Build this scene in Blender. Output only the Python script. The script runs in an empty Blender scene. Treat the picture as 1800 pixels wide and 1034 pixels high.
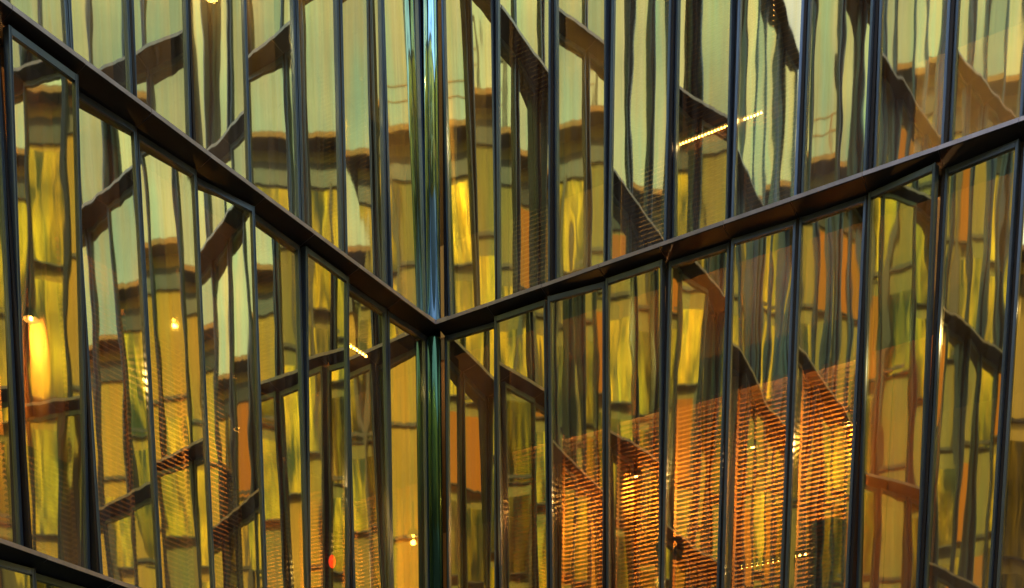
import bpy, bmesh, math, random
from mathutils import Vector, Matrix
R = math.radians
random.seed(7)
scene = bpy.context.scene

# ------------------------------------------------------------------ camera
EYE = 1.6
cam_d = bpy.data.cameras.new('camera'); cam = bpy.data.objects.new('camera', cam_d)
scene.collection.objects.link(cam); scene.camera = cam
PITCH = 0.1989
cam.location = (0, 0, EYE); cam.rotation_euler = (math.pi/2 - PITCH, 0, 0)
cam_d.sensor_width = 36; cam_d.lens = 36*2350.2/1800
cam_d.shift_y = (2290.6-517)/1800; cam_d.shift_x = 0
cam_d.clip_start = 0.1; cam_d.clip_end = 800

# ------------------------------------------------------------------ sky and sun
world = bpy.data.worlds.new('World'); scene.world = world; world.use_nodes = True
wn = world.node_tree.nodes; wl = world.node_tree.links
bg = wn['Background']
sky = wn.new('ShaderNodeTexSky'); sky.sky_type = 'NISHITA'; sky.sun_disc = False
SUN_EL, SUN_ROT = R(36), R(8)
sky.sun_elevation = SUN_EL; sky.sun_rotation = SUN_ROT
sky.air_density = 1.0; sky.dust_density = 1.5; sky.ozone_density = 1.5
# thin broken cloud over the clear sky
wtc = wn.new('ShaderNodeTexCoord'); wmp = wn.new('ShaderNodeMapping'); wmp.inputs['Scale'].default_value = (2.2, 2.2, 5.0)
wno = wn.new('ShaderNodeTexNoise'); wno.inputs['Scale'].default_value = 1.7; wno.inputs['Detail'].default_value = 7
wmr = wn.new('ShaderNodeMapRange'); wmr.inputs[1].default_value = .36; wmr.inputs[2].default_value = .62; wmr.inputs[3].default_value = .30; wmr.inputs[4].default_value = .85
wmx = wn.new('ShaderNodeMix'); wmx.data_type = 'RGBA'; wmx.inputs[7].default_value = (7.3, 7.3, 7.1, 1)
wl.new(wtc.outputs['Generated'], wmp.inputs[0]); wl.new(wmp.outputs[0], wno.inputs['Vector']); wl.new(wno.outputs[0], wmr.inputs[0])
wl.new(wmr.outputs[0], wmx.inputs[0]); wl.new(sky.outputs[0], wmx.inputs[6])
wl.new(wmx.outputs[2], bg.inputs['Color']); bg.inputs['Strength'].default_value = 0.13
sd = bpy.data.lights.new('sun', 'SUN'); sd.energy = 2.4; sd.angle = R(3); sd.color = (1, .93, .82)
sun = bpy.data.objects.new('sun', sd); scene.collection.objects.link(sun)
sv = Vector((math.sin(SUN_ROT)*math.cos(SUN_EL), math.cos(SUN_ROT)*math.cos(SUN_EL), math.sin(SUN_EL)))
sun.rotation_euler = sv.to_track_quat('Z', 'Y').to_euler()
scene.view_settings.view_transform = 'Standard'; scene.view_settings.look = 'None'
scene.view_settings.gamma = 1; scene.view_settings.use_curve_mapping = False
scene.view_settings.exposure = 1.02
cy = scene.cycles
cy.max_bounces = 14; cy.glossy_bounces = 9; cy.transmission_bounces = 8; cy.transparent_max_bounces = 20; cy.diffuse_bounces = 3
cy.sample_clamp_direct = 30; cy.sample_clamp_indirect = 6.0; cy.caustics_reflective = False; cy.caustics_refractive = False
cy.use_denoising = True

# ------------------------------------------------------------------ site frame
PSI = 0.5718
CX, CY = -0.9906, 19.249
DL = Vector((-math.sin(PSI), -math.cos(PSI), 0)); DR = Vector((math.cos(PSI), -math.sin(PSI), 0))
C0 = Vector((CX, CY, 0)) - (DL + DR)*.17
BL, OL, BR, ORR = 0.8032, 0.1531, 0.7930, 0.225
ST = 4.45
LEVELS = [EYE + k*ST for k in range(0, 6)]          # 1.6, 6.05, 10.5, 14.95, 19.4, 23.85
NB = 18
NBL, NBR = 23, 20
def W(a, b, z):                                      # a along the left wing, b along the right wing
    return C0 + DL*a + DR*b + Vector((0, 0, z))

# ------------------------------------------------------------------ materials
def mat(name):
    m = bpy.data.materials.new(name); m.use_nodes = True
    return m, m.node_tree.nodes, m.node_tree.links, m.node_tree.nodes['Principled BSDF']
def simple(name, col, rough=.6, metal=0, bump=0, bscale=20, vary=.15, vscale=4, stretch=(1, 1, 1)):
    m, n, l, p = mat(name)
    tc = n.new('ShaderNodeTexCoord'); mp = n.new('ShaderNodeMapping'); mp.inputs['Scale'].default_value = stretch
    l.new(tc.outputs['Object'], mp.inputs[0])
    no = n.new('ShaderNodeTexNoise'); no.inputs['Scale'].default_value = vscale; no.inputs['Detail'].default_value = 6
    l.new(mp.outputs[0], no.inputs['Vector'])
    mx = n.new('ShaderNodeMix'); mx.data_type = 'RGBA'
    mx.inputs[6].default_value = (*[c*(1-vary) for c in col], 1); mx.inputs[7].default_value = (*[min(1, c*(1+vary)) for c in col], 1)
    l.new(no.outputs[0], mx.inputs[0]); l.new(mx.outputs[2], p.inputs['Base Color'])
    p.inputs['Roughness'].default_value = rough; p.inputs['Metallic'].default_value = metal
    if bump:
        nb = n.new('ShaderNodeTexNoise'); nb.inputs['Scale'].default_value = bscale; nb.inputs['Detail'].default_value = 4
        l.new(mp.outputs[0], nb.inputs['Vector'])
        bp = n.new('ShaderNodeBump'); bp.inputs['Strength'].default_value = bump; bp.inputs['Distance'].default_value = .02
        l.new(nb.outputs[0], bp.inputs['Height']); l.new(bp.outputs[0], p.inputs['Normal'])
    return m
def glow(name, col, strength):
    m, n, l, p = mat(name)
    e = n.new('ShaderNodeEmission'); e.inputs[0].default_value = (*col, 1); e.inputs[1].default_value = strength
    l.new(e.outputs[0], n['Material Output'].inputs[0]); return m

def glass_material():
    m, n, l, p = mat('gold_glass'); n.remove(p)
    tc = n.new('ShaderNodeTexCoord'); oi = n.new('ShaderNodeObjectInfo')
    off = n.new('ShaderNodeVectorMath'); off.operation = 'SCALE'; off.inputs[0].default_value = (37, 11, 53)
    l.new(oi.outputs['Random'], off.inputs['Scale'])
    add = n.new('ShaderNodeVectorMath'); l.new(tc.outputs['Object'], add.inputs[0]); l.new(off.outputs[0], add.inputs[1])
    def noise(sx, sz, scale, detail):
        mp = n.new('ShaderNodeMapping'); mp.inputs['Scale'].default_value = (sx, 1, sz); l.new(add.outputs[0], mp.inputs[0])
        t = n.new('ShaderNodeTexNoise'); t.inputs['Scale'].default_value = scale; t.inputs['Detail'].default_value = detail
        l.new(mp.outputs[0], t.inputs['Vector']); return t.outputs[0]
    # slow warp of the pane and a finer roller wave
    h1 = noise(1.0, .45, 1.15, .5); h2 = noise(1.0, .30, 4.5, 1)
    b1 = n.new('ShaderNodeBump'); b1.inputs['Distance'].default_value = .0042; b1.inputs['Strength'].default_value = 1
    rm = n.new('ShaderNodeMapRange'); rm.inputs[3].default_value = .0012; rm.inputs[4].default_value = .0060
    l.new(oi.outputs['Random'], rm.inputs[0]); l.new(rm.outputs[0], b1.inputs['Distance'])
    l.new(h1, b1.inputs['Height'])
    b2 = n.new('ShaderNodeBump'); b2.inputs['Distance'].default_value = .00045; b2.inputs['Strength'].default_value = 1
    l.new(h2, b2.inputs['Height']); l.new(b1.outputs[0], b2.inputs['Normal'])
    # vertical tint streaks of the coating
    st = noise(22, .12, 1.2, 5)
    cr = n.new('ShaderNodeMix'); cr.data_type = 'RGBA'
    cr.inputs[6].default_value = (.84, .72, .27, 1); cr.inputs[7].default_value = (.95, .91, .60, 1)
    l.new(st, cr.inputs[0])
    gr = n.new('ShaderNodeMix'); gr.data_type = 'RGBA'; gr.inputs[7].default_value = (.60, .86, .54, 1)
    gm_ = n.new('ShaderNodeMapRange'); gm_.inputs[1].default_value = .47; gm_.inputs[2].default_value = .68; gm_.inputs[4].default_value = .62
    l.new(noise(2.2, .30, 1.3, 3), gm_.inputs[0]); l.new(gm_.outputs[0], gr.inputs[0]); l.new(cr.outputs[2], gr.inputs[6])
    g = n.new('ShaderNodeBsdfGlossy'); g.inputs['Roughness'].default_value = 0.018
    l.new(gr.outputs[2], g.inputs['Color']); l.new(b2.outputs[0], g.inputs['Normal'])
    t = n.new('ShaderNodeBsdfTransparent'); t.inputs[0].default_value = (.88, .70, .26, 1)
    mix = n.new('ShaderNodeMixShader')
    lw = n.new('ShaderNodeLayerWeight'); lw.inputs[0].default_value = .25
    mr = n.new('ShaderNodeMapRange'); mr.inputs[3].default_value = .70; mr.inputs[4].default_value = .95
    l.new(lw.outputs['Facing'], mr.inputs[0]); l.new(mr.outputs[0], mix.inputs[0])
    l.new(t.outputs[0], mix.inputs[1]); l.new(g.outputs[0], mix.inputs[2])
    # thin film of dust, heavier in streaks and towards the sill
    df = n.new('ShaderNodeBsdfDiffuse'); df.inputs[0].default_value = (.50, .50, .46, 1)
    sx = n.new('ShaderNodeSeparateXYZ'); l.new(tc.outputs['Object'], sx.inputs[0])
    zr = n.new('ShaderNodeMapRange'); zr.inputs[1].default_value = -2.2; zr.inputs[2].default_value = -1.2; zr.inputs[3].default_value = .10; zr.inputs[4].default_value = .0
    l.new(sx.outputs['Z'], zr.inputs[0])
    dn = n.new('ShaderNodeMapRange'); dn.inputs[1].default_value = .4; dn.inputs[2].default_value = .75; dn.inputs[3].default_value = .025; dn.inputs[4].default_value = .13
    l.new(noise(9, .5, 2.0, 6), dn.inputs[0])
    ad = n.new('ShaderNodeMath'); l.new(zr.outputs[0], ad.inputs[0]); l.new(dn.outputs[0], ad.inputs[1])
    dm = n.new('ShaderNodeMixShader'); l.new(ad.outputs[0], dm.inputs[0]); l.new(mix.outputs[0], dm.inputs[1]); l.new(df.outputs[0], dm.inputs[2])
    l.new(dm.outputs[0], n['Material Output'].inputs[0])
    return m
def mirror_material():
    m, n, l, p = mat('opposite_gold_glass')
    tc = n.new('ShaderNodeTexCoord'); oi = n.new('ShaderNodeObjectInfo')
    mp = n.new('ShaderNodeMapping'); mp.inputs['Scale'].default_value = (3, 1, .3); l.new(tc.outputs['Object'], mp.inputs[0])
    no = n.new('ShaderNodeTexNoise'); no.noise_dimensions = '4D'; no.inputs['Scale'].default_value = 1.5; no.inputs['Detail'].default_value = 5
    mw = n.new('ShaderNodeMath'); mw.operation = 'MULTIPLY'; mw.inputs[1].default_value = 40; l.new(oi.outputs['Random'], mw.inputs[0])
    l.new(mp.outputs[0], no.inputs['Vector']); l.new(mw.outputs[0], no.inputs['W'])
    cr = n.new('ShaderNodeValToRGB'); e = cr.color_ramp.elements
    e[0].position = .40; e[0].color = (.05, .07, .035, 1); e[1].position = .66; e[1].color = (.98, .64, .05, 1)
    l.new(no.outputs[0], cr.inputs[0]); l.new(cr.outputs[0], p.inputs['Base Color'])
    p.inputs['Metallic'].default_value = .85; p.inputs['Roughness'].default_value = .06
    bp = n.new('ShaderNodeBump'); bp.inputs['Distance'].default_value = .05; bp.inputs['Strength'].default_value = .8
    l.new(no.outputs[0], bp.inputs['Height']); l.new(bp.outputs[0], p.inputs['Normal'])
    return m
M = dict(
    mirror=mirror_material(),
    glass=glass_material(),
    frame=simple('blue_grey_anodised_metal', (.13, .20, .34), .28, .72, vary=.5, vscale=3, stretch=(1, 1, .3)),
    mullion=simple('dark_gasket_metal', (.018, .018, .028), .45, .4),
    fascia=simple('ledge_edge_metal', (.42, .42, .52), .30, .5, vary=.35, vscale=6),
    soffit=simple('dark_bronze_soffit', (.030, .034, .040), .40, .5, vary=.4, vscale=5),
    column=simple('polished_blue_steel', (.34, .68, .95), .08, 1, vary=.1),
    column_low=simple('green_reflection_steel', (.06, .17, .11), .14, .8, vary=.2, stretch=(1, 1, .2)),  # lower shaft: darker green reflections put into the colour of the steel
    concrete=simple('warm_plaster', (.40, .33, .20), .8, bump=.1),
    ceiling=simple('timber_ceiling', (.20, .17, .12), .6, vary=.3, stretch=(1, 8, 1)),
    floor=simple('brown_floor', (.16, .09, .05), .5),
    partition=simple('ochre_partition', (.42, .26, .10), .75, vary=.3, vscale=1.5),
    timber=simple('orange_timber', (.62, .36, .13), .6, vary=.25, vscale=2, stretch=(6, 6, .5)),
    curtain=simple('cream_curtain', (.62, .52, .30), .9, vary=.15),
    slat=simple('dark_blind_slat', (.24, .12, .05), .6),
    beam=simple('dark_steel_beam', (.035, .028, .022), .5),
    bulb=glow('warm_bulb', (1.0, .58, .20), 40),
    lampmetal=simple('black_lamp_metal', (.02, .02, .02), .4, .5),
    render_wall=simple('olive_cladding', (.27, .22, .07), .8, bump=.2, vary=.45, vscale=1.4, stretch=(5, 1, .4)),
    yellow_wall=simple('yellow_render', (.50, .31, .05), .85, bump=.2, vary=.4, vscale=.8, stretch=(2, 1, .5)),
    cornice=simple('terracotta_cornice', (.34, .17, .07), .7, vary=.2),
    window_dark=simple('dark_window_glass', (.10, .10, .06), .08),
    stone=simple('grey_paving', (.16, .15, .14), .85, bump=.2, vscale=.6),
)

# ------------------------------------------------------------------ helpers
def box(bm, x0, x1, y0, y1, z0, z1):
    v = [bm.verts.new(c) for c in ((x0,y0,z0),(x1,y0,z0),(x1,y1,z0),(x0,y1,z0),(x0,y0,z1),(x1,y0,z1),(x1,y1,z1),(x0,y1,z1))]
    return [bm.faces.new([v[i] for i in f]) for f in ((3,2,1,0),(4,5,6,7),(0,1,5,4),(1,2,6,5),(2,3,7,6),(3,0,4,7))]
def mesh(name, bm, mats, smooth=False):
    me = bpy.data.meshes.new(name); bmesh.ops.recalc_face_normals(bm, faces=bm.faces); bm.to_mesh(me); bm.free()
    for m in (mats if isinstance(mats, (list, tuple)) else [mats]): me.materials.append(m)
    if smooth:
        for p in me.polygons: p.use_smooth = True
    return me
def put(name, me, parent=None, loc=(0, 0, 0), rot=(0, 0, 0)):
    o = bpy.data.objects.new(name, me); scene.collection.objects.link(o)
    o.location = loc; o.rotation_euler = rot
    if parent is not None: o.parent = parent
    return o
def tag(o, label=None, cat=None, group=None, kind=None):
    for k, v in (('label', label), ('category', cat), ('group', group), ('kind', kind)):
        if v: o[k] = v
    return o
def empty(name, loc, rz=0):
    o = bpy.data.objects.new(name, None); scene.collection.objects.link(o); o.location = loc; o.rotation_euler = (0, 0, rz); return o

# ------------------------------------------------------------------ ground
bm = bmesh.new(); v = [bm.verts.new(p) for p in ((-300,-300,0),(300,-300,0),(300,300,0),(-300,300,0))]; bm.faces.new(v)
tag(put('ground', mesh('ground', bm, M['stone'])), kind='structure')

# ------------------------------------------------------------------ interior shell (L-shaped floors behind both wings)
LEN = NBL*BL + .3; LENR = NBR*BR + .3; DEP = 5.2
for k, z in enumerate(LEVELS):
    for nm, z0, z1, mt in (('floor_slab', z-.02, z+.0, M['floor']), ('ceiling', z-.26, z-.025, M['ceiling'])):
        bm = bmesh.new(); ins = .16
        pl = [(-DEP,-DEP),(LEN,-DEP),(LEN,-ins),(-ins,-ins),(-ins,LENR),(-DEP,LENR)]
        lo = [bm.verts.new(W(a, b, z0)) for a, b in pl]; hi = [bm.verts.new(W(a, b, z1)) for a, b in pl]
        bm.faces.new(lo); bm.faces.new(hi)
        for i in range(6): bm.faces.new((lo[i], lo[(i+1) % 6], hi[(i+1) % 6], hi[i]))
        tag(put(nm, mesh(nm, bm, mt)), kind='structure')
def wall_box(name, a0, a1, b0, b1, z0, z1, mt):
    bm = bmesh.new()
    lo = [bm.verts.new(W(a, b, z0)) for a, b in ((a0,b0),(a1,b0),(a1,b1),(a0,b1))]
    hi = [bm.verts.new(W(a, b, z1)) for a, b in ((a0,b0),(a1,b0),(a1,b1),(a0,b1))]
    bm.faces.new(lo); bm.faces.new(hi)
    for i in range(4): bm.faces.new((lo[i], lo[(i+1) % 4], hi[(i+1) % 4], hi[i]))
    return put(name, mesh(name, bm, mt))
TOP = LEVELS[-1]
tag(wall_box('back_wall', -DEP, LEN, -DEP-.2, -DEP-.004, 0, TOP, M['concrete']), kind='structure')
tag(wall_box('back_wall', -DEP-.2, -DEP-.004, -DEP, LENR, 0, TOP, M['concrete']), kind='structure')
tag(wall_box('end_wall', LEN+.004, LEN+.2, -DEP, 0, 0, TOP, M['concrete']), kind='structure')
tag(wall_box('end_wall', -DEP, 0, LENR+.004, LENR+.2, 0, TOP, M['concrete']), kind='structure')

# ------------------------------------------------------------------ the two glass wings
# yaw / tilt (degrees) of each folded pane, per wing and storey, from the corner outwards
YL = {3: [0, 2, -2, 5, 9, 0, -1, 3], 2: [3, 2, 0, 0, 12, 4, 5, 0]}
TL = {3: [1.2, 0, 0, 0, -.7, -1.2, -.5, 0], 2: [0, .5, -1.5, 0, 0, .5, .8, -3]}
YR = {3: [0, 3, -6, 2.5, -8, 4, -5, -2, -5], 2: [4, 0, 6, 0, 1.5, 3, 0, -9, -6]}
TR = {3: [-1.5, -.5, -1.0, .3, -.5, .5, 0, -1.5, -1], 2: [0, -2, -2, -2, .5, 0, .5, -2, -.5]}

def glass_mesh(B, h):
    bm = bmesh.new(); w = B - .108; v = [bm.verts.new(p) for p in ((-w/2, 0, -h/2+.05), (w/2, 0, -h/2+.05), (w/2, 0, h/2-.05), (-w/2, 0, h/2-.05))]
    bm.faces.new(v); return mesh('glass_pane', bm, M['glass'])
def stile_mesh(h):
    bm = bmesh.new(); box(bm, -.016, .016, -.055, .026, -h/2, h/2); box(bm, -.012, -.006, .030, .034, -h/2, h/2)
    return mesh('frame_stile', bm, M['frame'])
def rail_mesh(B):
    w = B - .110
    bm = bmesh.new(); box(bm, -w/2, w/2, -.05, .026, -.028, .028); return mesh('frame_rail', bm, M['frame'])
def mullion_mesh(h):
    bm = bmesh.new(); box(bm, -.015, .015, -.26, .012, -h/2, h/2); 
    return mesh('mullion', bm, M['mullion'])
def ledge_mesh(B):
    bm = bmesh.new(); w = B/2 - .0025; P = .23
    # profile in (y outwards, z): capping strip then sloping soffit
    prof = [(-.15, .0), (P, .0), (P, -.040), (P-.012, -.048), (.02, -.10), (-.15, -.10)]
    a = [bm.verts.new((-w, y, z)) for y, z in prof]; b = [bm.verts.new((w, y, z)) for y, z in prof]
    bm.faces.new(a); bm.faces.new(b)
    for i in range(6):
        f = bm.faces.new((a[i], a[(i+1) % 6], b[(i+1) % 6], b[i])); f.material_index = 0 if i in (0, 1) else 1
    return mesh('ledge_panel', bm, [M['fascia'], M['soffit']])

def wing(side, label):
    d, B, O, s = (DL, BL, OL, 1) if side == 'L' else (DR, BR, ORR, -1)
    root = empty('glass_wing', C0, math.atan2(d.y, d.x)); tag(root, label, 'facade', 'glass facades meeting at the corner')
    h = ST - .12; NB = NBL if side == 'L' else NBR
    gm, sm, rm, mm, lm = glass_mesh(B, h), stile_mesh(h), rail_mesh(B), mullion_mesh(h+.02), ledge_mesh(B)
    rnd = random.Random(3 if side == 'L' else 5)
    for k in range(1, len(LEVELS)):
        z0, z1 = LEVELS[k-1], LEVELS[k]; zc = (z0+z1)/2 - .045
        ys = (YL if side == 'L' else YR).get(k+0, None); ts = (TL if side == 'L' else TR).get(k+0, None)
        for i in range(NB):
            yaw = ys[i] if ys and i < len(ys) else rnd.choice((-7, -3, 0, 2, 3, 6, 9)); tilt = ts[i] if ts and i < len(ts) else rnd.uniform(-1.5, 1.5)
            tc = O + B*(i+.5)
            u = put('window_unit', None, root, (tc, 0, zc), (s*R(tilt), 0, -s*R(yaw)))
            # objects inside the unit: pane, two stiles, two rails (outward = s*y)
            g = put('glass_pane', gm, u)
            for q in (-1, 1):
                put('frame_stile', sm, u, (q*(B/2-.036), 0, 0), (0, 0, 0 if s > 0 else math.pi))
                put('frame_rail', rm, u, (0, 0, q*(h/2-.03)), (0, 0, 0 if s > 0 else math.pi))
        for i in range(NB+1):
            put('mullion', mm, root, (O+B*i, 0, zc), (0, 0, 0 if s > 0 else math.pi))
    for k, z in enumerate(LEVELS):
        for i in range(NB):
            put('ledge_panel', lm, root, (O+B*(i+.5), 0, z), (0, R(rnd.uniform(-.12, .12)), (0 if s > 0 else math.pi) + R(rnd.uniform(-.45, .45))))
    return root
wing('L', 'gold glass wing whose ledge slopes down to the corner from the upper left')
wing('R', 'gold glass wing whose ledge climbs from the corner to the upper right')

# ------------------------------------------------------------------ round column standing in the corner
def lathe(bm, prof, seg=32):
    rings = []
    for r, z in prof: rings.append([bm.verts.new((r*math.cos(2*math.pi*i/seg), r*math.sin(2*math.pi*i/seg), z)) for i in range(seg)])
    for a, b in zip(rings, rings[1:]):
        for i in range(seg): bm.faces.new((a[i], a[(i+1) % seg], b[(i+1) % seg], b[i]))
    bm.faces.new(rings[0][::-1]); bm.faces.new(rings[-1])
col = tag(empty('corner_column', W(.115, .115, 0)), 'slim round column in the corner between the wings, blue steel above the ledge, dark green reflections painted on below', 'column')
for k in range(len(LEVELS)):
    z0 = 0 if k == 0 else LEVELS[k-1]; z1 = LEVELS[k] - .13
    bm = bmesh.new(); lathe(bm, [(.095, z0+.002), (.095, z1-.02), (.088, z1-.003)])
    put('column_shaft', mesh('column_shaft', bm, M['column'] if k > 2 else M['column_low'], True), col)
for s, (d, rz) in enumerate(((DL, 0), (DR, 0))):
    q = C0 + d*.11; n = DR if s == 0 else DL
    bm = bmesh.new(); box(bm, -.10, .035, -.02, .0, 0, TOP)
    o = put('corner_panel', mesh('corner_panel', bm, M['mullion']), col)
    o.location = q + n*.004 - W(.115, .115, 0); o.rotation_euler = (0, 0, math.atan2(d.y, d.x))

# ------------------------------------------------------------------ blinds hanging behind single panes
_blind = {}
_out = {'L': 1, 'R': -1}
def blind(side, bay, z_top, z_bot, label, w=None, off=-.34, shift=0):
    d, B, O = (DL, BL, OL) if side == 'L' else (DR, BR, ORR)
    w = w or B - .03; H = z_top - z_bot
    t = O + B*(bay+.5) + shift
    loc = W(t, off, z_top) if side == 'L' else W(off, t, z_top)
    r = tag(empty('window_blind', loc, math.atan2(d.y, d.x)), label, 'blind', 'slatted blinds behind the glass')
    key = (side, round(H, 2), round(w, 2))
    if key not in _blind:
        bm = bmesh.new(); n = int(H/.050)
        for j in range(n):
            z = -.06 - j*.050; y = .016
            k_ = .007*_out[side]; v = [bm.verts.new(p) for p in ((-w/2, -y, z-k_), (w/2, -y, z-k_), (w/2, y, z+k_), (-w/2, y, z+k_), (-w/2, -y, z-k_-.003), (w/2, -y, z-k_-.003), (w/2, y, z+k_-.003), (-w/2, y, z+k_-.003))]
            for f in ((0,1,2,3),(7,6,5,4),(0,4,5,1),(2,6,7,3)): bm.faces.new([v[i] for i in f])
        sl = mesh('slats', bm, M['slat'])
        bm = bmesh.new(); box(bm, -w/2, w/2, -.022, .022, -.045, 0); hr = mesh('head_rail', bm, M['slat'])
        bm = bmesh.new(); box(bm, -w/2, w/2, -.014, .014, -H-.012, -H+.012); br = mesh('bottom_rail', bm, M['slat'])
        bm = bmesh.new()
        for q in (-w*.32, w*.32): box(bm, q-.002, q+.002, -.002, .002, -H, -.04)
        cd = mesh('ladder_cord', bm, M['slat'])
        _blind[key] = (sl, hr, br, cd)
    sl, hr, br, cd = _blind[key]
    tag(put('slats', sl, r), kind='stuff'); put('head_rail', hr, r); put('bottom_rail', br, r); put('ladder_cord', cd, r)
    return r
low = LEVELS[1] + .05
word = ['first', 'second', 'third', 'fourth', 'fifth', 'sixth', 'seventh', 'eighth', 'ninth']
for bay in (1, 2, 3, 4, 5, 6):
    blind('R', bay, 9.02 + (.02 if bay % 2 else 0), low, 'brown slatted blind glowing orange in the %s pane right of the corner, below the ledge' % word[bay])
for bay, zt in ((2, 8.3), (3, 8.9), (4, 9.6), (5, 8.9), (6, 9.25), (7, 7.2)):
    blind('L', bay, zt, low, 'brown slatted blind in the %s pane left of the corner, below the ledge' % word[bay])
for bay in (1, 3, 4, 5):
    blind('R', bay, LEVELS[3]-.35, LEVELS[2]+.05, 'pale lit slatted blind in the %s pane right of the corner, above the ledge' % word[bay])
for bay, zt in ((0, 13.0), (1, 12.6), (2, 12.2)):
    blind('L', bay, zt, LEVELS[2]+.05, 'brown slatted blind in the %s pane left of the corner, above the ledge' % word[bay])

# ------------------------------------------------------------------ rooms behind the glass: lamps and what they light
def lamp_light(name, loc, e, col, size):
    ld = bpy.data.lights.new(name, 'POINT'); ld.energy = e; ld.color = col; ld.shadow_soft_size = size
    o = bpy.data.objects.new(name, ld); scene.collection.objects.link(o); o.location = loc; return o
def spot(a, b, z, energy, label, col=(1, .72, .32)):
    r = tag(empty('ceiling_lamp', W(a, b, z)), label, 'lamp', 'warm ceiling lamps inside the rooms')
    bm = bmesh.new(); lathe(bm, [(.012, .45), (.012, .10), (.05, .09), (.085, 0), (.080, 0), (.045, .08)], 16)
    put('lamp_shade', mesh('lamp_shade', bm, M['lampmetal'], True), r)
    bm = bmesh.new(); bmesh.ops.create_icosphere(bm, subdivisions=2, radius=.022); 
    b_ = put('bulb', mesh('bulb', bm, M['bulb'], True), r, (0, 0, .01))
    l = lamp_light('lamp_light', (0, 0, -.08), energy, col, .035); l.parent = r
wname = {'L': 'left', 'R': 'right'}
def lamps(side, off, z, where, lst, col):
    for t_, e in lst:
        t_ = t_ + .02
        n = int(t_/.8); nth = (word + ['tenth', 'eleventh', 'twelfth', 'thirteenth', 'fourteenth', 'fifteenth', 'sixteenth'])[n]
        spot(t_ if side == 'L' else off, off if side == 'L' else t_, z, e, 'warm lamp behind the %s pane %s of the corner, %s the ledge' % (nth, wname[side], where), col)
YEL, ORG = (1, .72, .32), (1, .50, .17)
lamps('R', -.95, LEVELS[2]-1.9, 'below', ((1.3, 70), (2.5, 95), (4.1, 60), (5.3, 120)), ORG)
lamps('R', -1.6, LEVELS[2]-.8, 'below', ((7.4, 40), (12, 40)), YEL)
lamps('L', -.95, LEVELS[2]-1.8, 'below', ((2.6, 35), (5.6, 85)), ORG)
lamps('L', -1.6, LEVELS[2]-.8, 'below', ((10, 40),), YEL)
lamps('R', -2.2, LEVELS[3]-.8, 'above', ((1.4, 50), (3.8, 200), (9, 30)), YEL)
lamps('L', -2.2, LEVELS[3]-.8, 'above', ((1.5, 200), (4.2, 20), (7.2, 25), (10, 30)), YEL)
# timber partitions a little way behind the blinds
def partition(side, t0, t1, off, z0, z1, label):
    a = (t0, t1, off-.08, off) if side == 'L' else (off-.08, off, t0, t1)
    r = tag(empty('timber_partition', (0, 0, 0)), label, 'partition', 'timber partitions inside the rooms')
    n = max(1, round((t1-t0)/.62)); w = (t1-t0)/n
    for i in range(n):
        p0, p1 = t0+i*w+.006, t0+(i+1)*w-.006
        b = (p0, p1, off-.06, off) if side == 'L' else (off-.06, off, p0, p1)
        wall_box('timber_board', *b, z0, z1, M['timber']).parent = r
partition('R', .9, 6.2, -1.6, LEVELS[1]+.004, LEVELS[2]-.9, 'orange lit timber partition behind the blinds, right of the corner below the ledge')
partition('L', 2.2, 7.2, -1.6, LEVELS[1]+.004, LEVELS[2]-.9, 'orange lit timber partition behind the blinds, left of the corner below the ledge')
partition('R', 2.6, 5.6, -1.9, LEVELS[2]+.004, LEVELS[3]-.6, 'pale timber partition behind the striped panes right of the corner above the ledge')

# row of small bulbs on a rail in the upper right room
def bulb_row(side, off, t0, t1, z, n, label, r=.018):
    d = DL if side == 'L' else DR
    root = tag(empty('light_strip', W(t0, off, z) if side == 'L' else W(off, t0, z), math.atan2(d.y, d.x)), label, 'light strip')
    bm = bmesh.new(); box(bm, -.03, t1-t0+.03, -.02, .02, .018, .05); put('rail', mesh('rail', bm, M['lampmetal']), root)
    bm = bmesh.new(); bmesh.ops.create_icosphere(bm, subdivisions=1, radius=r); me = mesh('bulb', bm, M['bulb'], True)
    for i in range(n): put('bulb', me, root, ((t1-t0)*i/(n-1), 0, 0))
bulb_row('R', -.22, 3.41, 4.41, 11.69, 26, 'row of small glowing bulbs crossing the blinds in the upper right wing', .014)
bulb_row('L', -.6, .62, .98, 10.15, 7, 'short row of orange bulbs just under the ledge, close to the corner on the left')
bulb_row('R', -1.0, 4.0, 4.9, 7.30, 14, 'row of orange bulbs low behind the blinds of the right wing')
bulb_row('R', -2.0, 1.9, 3.0, 9.6, 8, 'row of faint orange bulbs above the blinds, right of the corner')

# red lamp low in the left wing
r_ = tag(empty('red_lamp', W(1.85, -.22, 7.33)), 'round glowing red lamp low behind the glass, left of the corner column', 'lamp')
bm = bmesh.new(); bmesh.ops.create_icosphere(bm, subdivisions=3, radius=.045)
for v in bm.verts: v.co.z *= 1.7
put('lamp_globe', mesh('lamp_globe', bm, glow('red_glow', (1, .05, .015), 2.2), True), r_)
bm = bmesh.new(); lathe(bm, [(.006, .1), (.006, 2.8), (.02, 2.82)], 10); put('hanging_rod', mesh('hanging_rod', bm, M['lampmetal'], True), r_)

# double stage lamp hanging low in the right wing
r_ = tag(empty('twin_spotlight', W(-.5, 3.25, 7.5)), 'black twin spotlight hanging low behind the blinds of the right wing', 'spotlight')
bm = bmesh.new(); box(bm, -.15, .15, -.015, .015, .10, .13); box(bm, -.01, .01, -.01, .01, .13, 1.5); put('bracket', mesh('bracket', bm, M['lampmetal']), r_)
for q in (-1, 1):
    bm = bmesh.new(); lathe(bm, [(.03, .09), (.045, .07), (.085, -.10), (.08, -.10)], 16)
    put('lamp_head', mesh('lamp_head', bm, M['lampmetal'], True), r_, (q*.11, 0, 0), (0, q*.45, 0))
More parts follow.
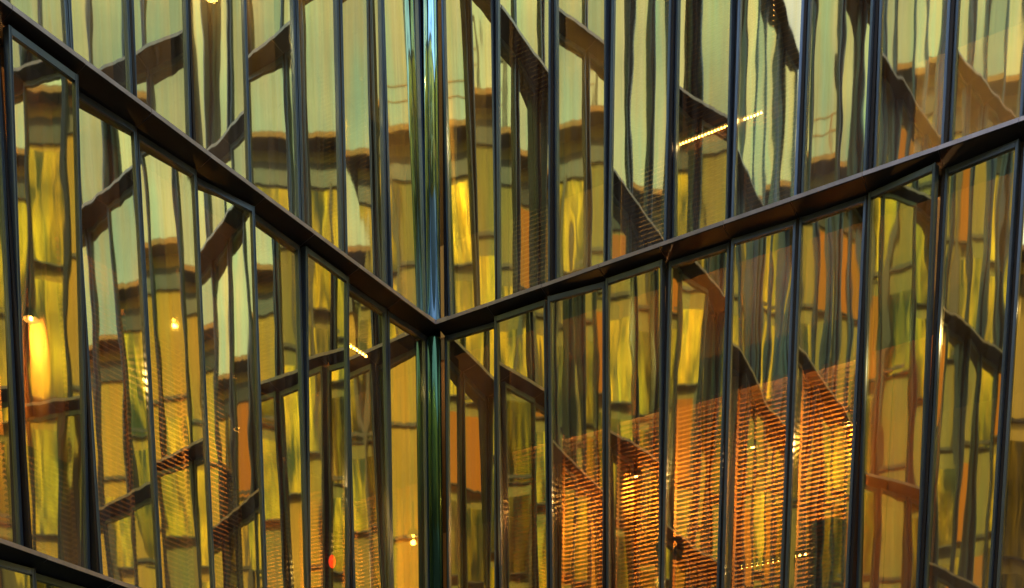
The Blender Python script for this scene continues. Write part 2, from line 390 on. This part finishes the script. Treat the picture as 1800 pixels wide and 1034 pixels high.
# tall black drum beside the window, low in the right wing
r_ = tag(empty('loudspeaker_drum', W(-.8, 5.18, LEVELS[1]+.002)), 'tall black ribbed drum standing behind the orange blinds, low in the right wing', 'drum')
bm = bmesh.new(); prof = []
for i in range(14): prof += [(.20, i*.1), (.21, i*.1+.03), (.21, i*.1+.07), (.20, i*.1+.098)]
lathe(bm, prof, 24); put('drum_body', mesh('drum_body', bm, M['lampmetal'], True), r_)
bm = bmesh.new(); lathe(bm, [(.225, 1.40), (.225, 1.44), (.19, 1.47)], 24); put('drum_lid', mesh('drum_lid', bm, M['lampmetal'], True), r_)

# sloping beams, columns and partitions inside the rooms
def bar(name, p, q, w, h, mt, label, cat, group=None):
    p, q = Vector(p), Vector(q); L = (q-p).length
    bm = bmesh.new(); box(bm, 0, L, -w/2, w/2, -h/2, h/2)
    o = put(name, mesh(name, bm, mt), None, p); o.rotation_euler = (q-p).to_track_quat('X', 'Z').to_euler(); return tag(o, label, cat, group)
for k, nm in ((2, 'below'), (3, 'above')):
    z0, z1 = LEVELS[k-1], LEVELS[k]-.27
    for side in 'LR':
        for t in (2.3, 5.4, 8.6, 11.8):
            p = (lambda z: W(t, -1.1, z)) if side == 'L' else (lambda z: W(-1.1, t, z))
            bm = bmesh.new(); lathe(bm, [(.11, z0+.003), (.11, z1-.003)], 16)
            o = put('round_column', mesh('round_column', bm, M['partition'], True), None, (p(0).x, p(0).y, 0))
            tag(o, 'round ochre column inside the %s wing %s the ledge, near bay %d from the corner' % ('left' if side == 'L' else 'right', nm, int(t/.8)+1), 'column', 'columns inside the rooms')

# ------------------------------------------------------------------ buildings round the courtyard (seen in the glass)
def town_house(loc, rz, Wd, D, H, floors, cols, label, railing=True, wallm='render_wall', glazed=.8):
    r = tag(empty('town_building', loc, rz), label, 'building', 'buildings round the courtyard')
    # front faces +y of the empty
    bm = bmesh.new(); box(bm, -Wd/2, Wd/2, -D, 0, 0, H); put('wall', mesh('wall', bm, M[wallm]), r)
    bm = bmesh.new(); box(bm, -Wd/2-.5, Wd/2+.5, -D-.5, .7, H+.002, H+.12); put('roof', mesh('roof', bm, M['lampmetal']), r)
    bm = bmesh.new(); box(bm, -Wd/2-.5, Wd/2+.5, -.0+.702, .76, H-.06, H+.08); put('cornice', mesh('cornice', bm, M['cornice']), r)
    bm = bmesh.new(); box(bm, -Wd/2, Wd/2, .003, .10, H-.95, H-.35); put('cornice_shadow', mesh('cornice_shadow', bm, M['soffit']), r)  # dark strip standing in for the shadow beneath the cornice
    if railing:
        bm = bmesh.new()
        for i in range(4): box(bm, 2+i*1.2, 2+i*1.2+.05, .5, .55, H+.12, H+1.2)
        for z in (.75, 1.15): box(bm, 1.9, 5.8, .51, .54, H+z, H+z+.035)
        put('railing', mesh('railing', bm, M['cornice']), r)
    fh = (H-1.0)/floors; cw = Wd/cols
    pw, ph = cw/2-.08, fh-.45
    bm = bmesh.new(); box(bm, -pw, pw, .0, .04, -ph/2, ph/2); gm = mesh('window', bm, M['mirror'])
    bm = bmesh.new(); box(bm, -pw, pw, .0, .04, -ph/2, ph/2); gl = mesh('window_lit', bm, glow('lit_room', (1, .36, .06), .45))
    bm = bmesh.new(); box(bm, -.06, .06, .0, .22, -fh/2, fh/2); fm = mesh('mullion', bm, M['beam'])
    bm = bmesh.new(); box(bm, -pw, pw, .0, .09, -ph/2-.05, -ph/2-.005); tm = mesh('window_sill', bm, M['beam'])
    rnd = random.Random(int(Wd*10))
    for i in range(floors):
        for j in range(cols):
            c = rnd.random(); zc = i*fh + fh/2 + .1; X = -Wd/2+(j+.5)*cw
            if c < glazed:
                g = put('window', gl if rnd.random() < .10 else gm, r, (X, .12, zc), (R(rnd.uniform(-5, 5)), 0, R(rnd.uniform(-12, 12)))); put('window_sill', tm, g)
            if j: put('mullion', fm, r, (-Wd/2+j*cw, .002, zc))
    for i in range(1, floors):
        bm = bmesh.new(); box(bm, -Wd/2, Wd/2, .003, .10, i*fh+.42, i*fh+.52); put('string_course', mesh('string_course', bm, M['beam']), r)
    return r
town_house((-5, -7, 0), 0, 24, 9, 27.0, 10, 15, 'tall ochre building with a terracotta cornice reflected in the upper panes')
town_house((19.5, -8, 0), 0, 24, 9, 25.0, 7, 11, 'lower ochre building beside the tall one, reflected in the lower panes', False, 'yellow_wall', .55)
town_house((-22, 6, 0), R(-75), 30, 9, 24.0, 6, 10, 'lower ochre building reflected in the outer panes of the right wing', False, 'yellow_wall', .6)
town_house((27, 2, 0), R(80), 26, 9, 22.0, 6, 9, 'ochre side building reflected in the outer panes of the left wing')

# floodlights on the roof edge opposite
for x in (-3.2, 1.4, 4.6):
    r = tag(empty('floodlight', (x, -6.7, 27.12)), 'dark floodlight on a bent arm above the roof, mirrored in %s' % {-3.2: 'a pane by the column', 1.4: 'an upper middle pane', 4.6: 'an upper outer pane'}[x], 'floodlight')
    bm = bmesh.new(); box(bm, -.06, .06, -.06, .06, 0, 1.9); box(bm, -.05, .9, -.05, .05, 1.9, 2.0); put('arm', mesh('arm', bm, M['lampmetal']), r)
    bm = bmesh.new(); lathe(bm, [(.10, .55), (.30, .30), (.50, -.25), (.46, -.27)], 16); put('lamp_head', mesh('lamp_head', bm, M['lampmetal'], True), r, (.95, 0, 2.2), (0, R(35), 0))

# cover plate where the two ledges meet, with its screws
for k, z in enumerate(LEVELS[1:4]):
    bm = bmesh.new(); P = .232
    pl = [(.0, .0), (P+.18, .0), (P+.18, P), (P, P), (P, P+.18), (.0, P+.18)]
    lo = [bm.verts.new(W(a, b, z+.002)) for a, b in pl]; hi = [bm.verts.new(W(a, b, z+.008)) for a, b in pl]
    bm.faces.new(lo); bm.faces.new(hi)
    for i in range(6): bm.faces.new((lo[i], lo[(i+1) % 6], hi[(i+1) % 6], hi[i]))
    for a, b, c, d in ((P+.012, P+.17, P+.001, P+.005), (P+.001, P+.005, P+.012, P+.17)):
        l4 = [bm.verts.new(W(x, y, z-.044)) for x, y in ((a, c), (b, c), (b, d), (a, d))]; h4 = [bm.verts.new(W(x, y, z+.001)) for x, y in ((a, c), (b, c), (b, d), (a, d))]
        bm.faces.new(l4); bm.faces.new(h4)
        for i in range(4): bm.faces.new((l4[i], l4[(i+1) % 4], h4[(i+1) % 4], h4[i]))
    tag(put('corner_cover_plate', mesh('corner_cover_plate', bm, M['fascia'])), ['folded metal cover plate at the corner of the lowest ledge', 'folded metal cover plate where the two sloping ledges meet in the V', 'folded metal cover plate at the corner of the topmost ledge'][k], 'cover plate', 'cover plates at the ledge corners')
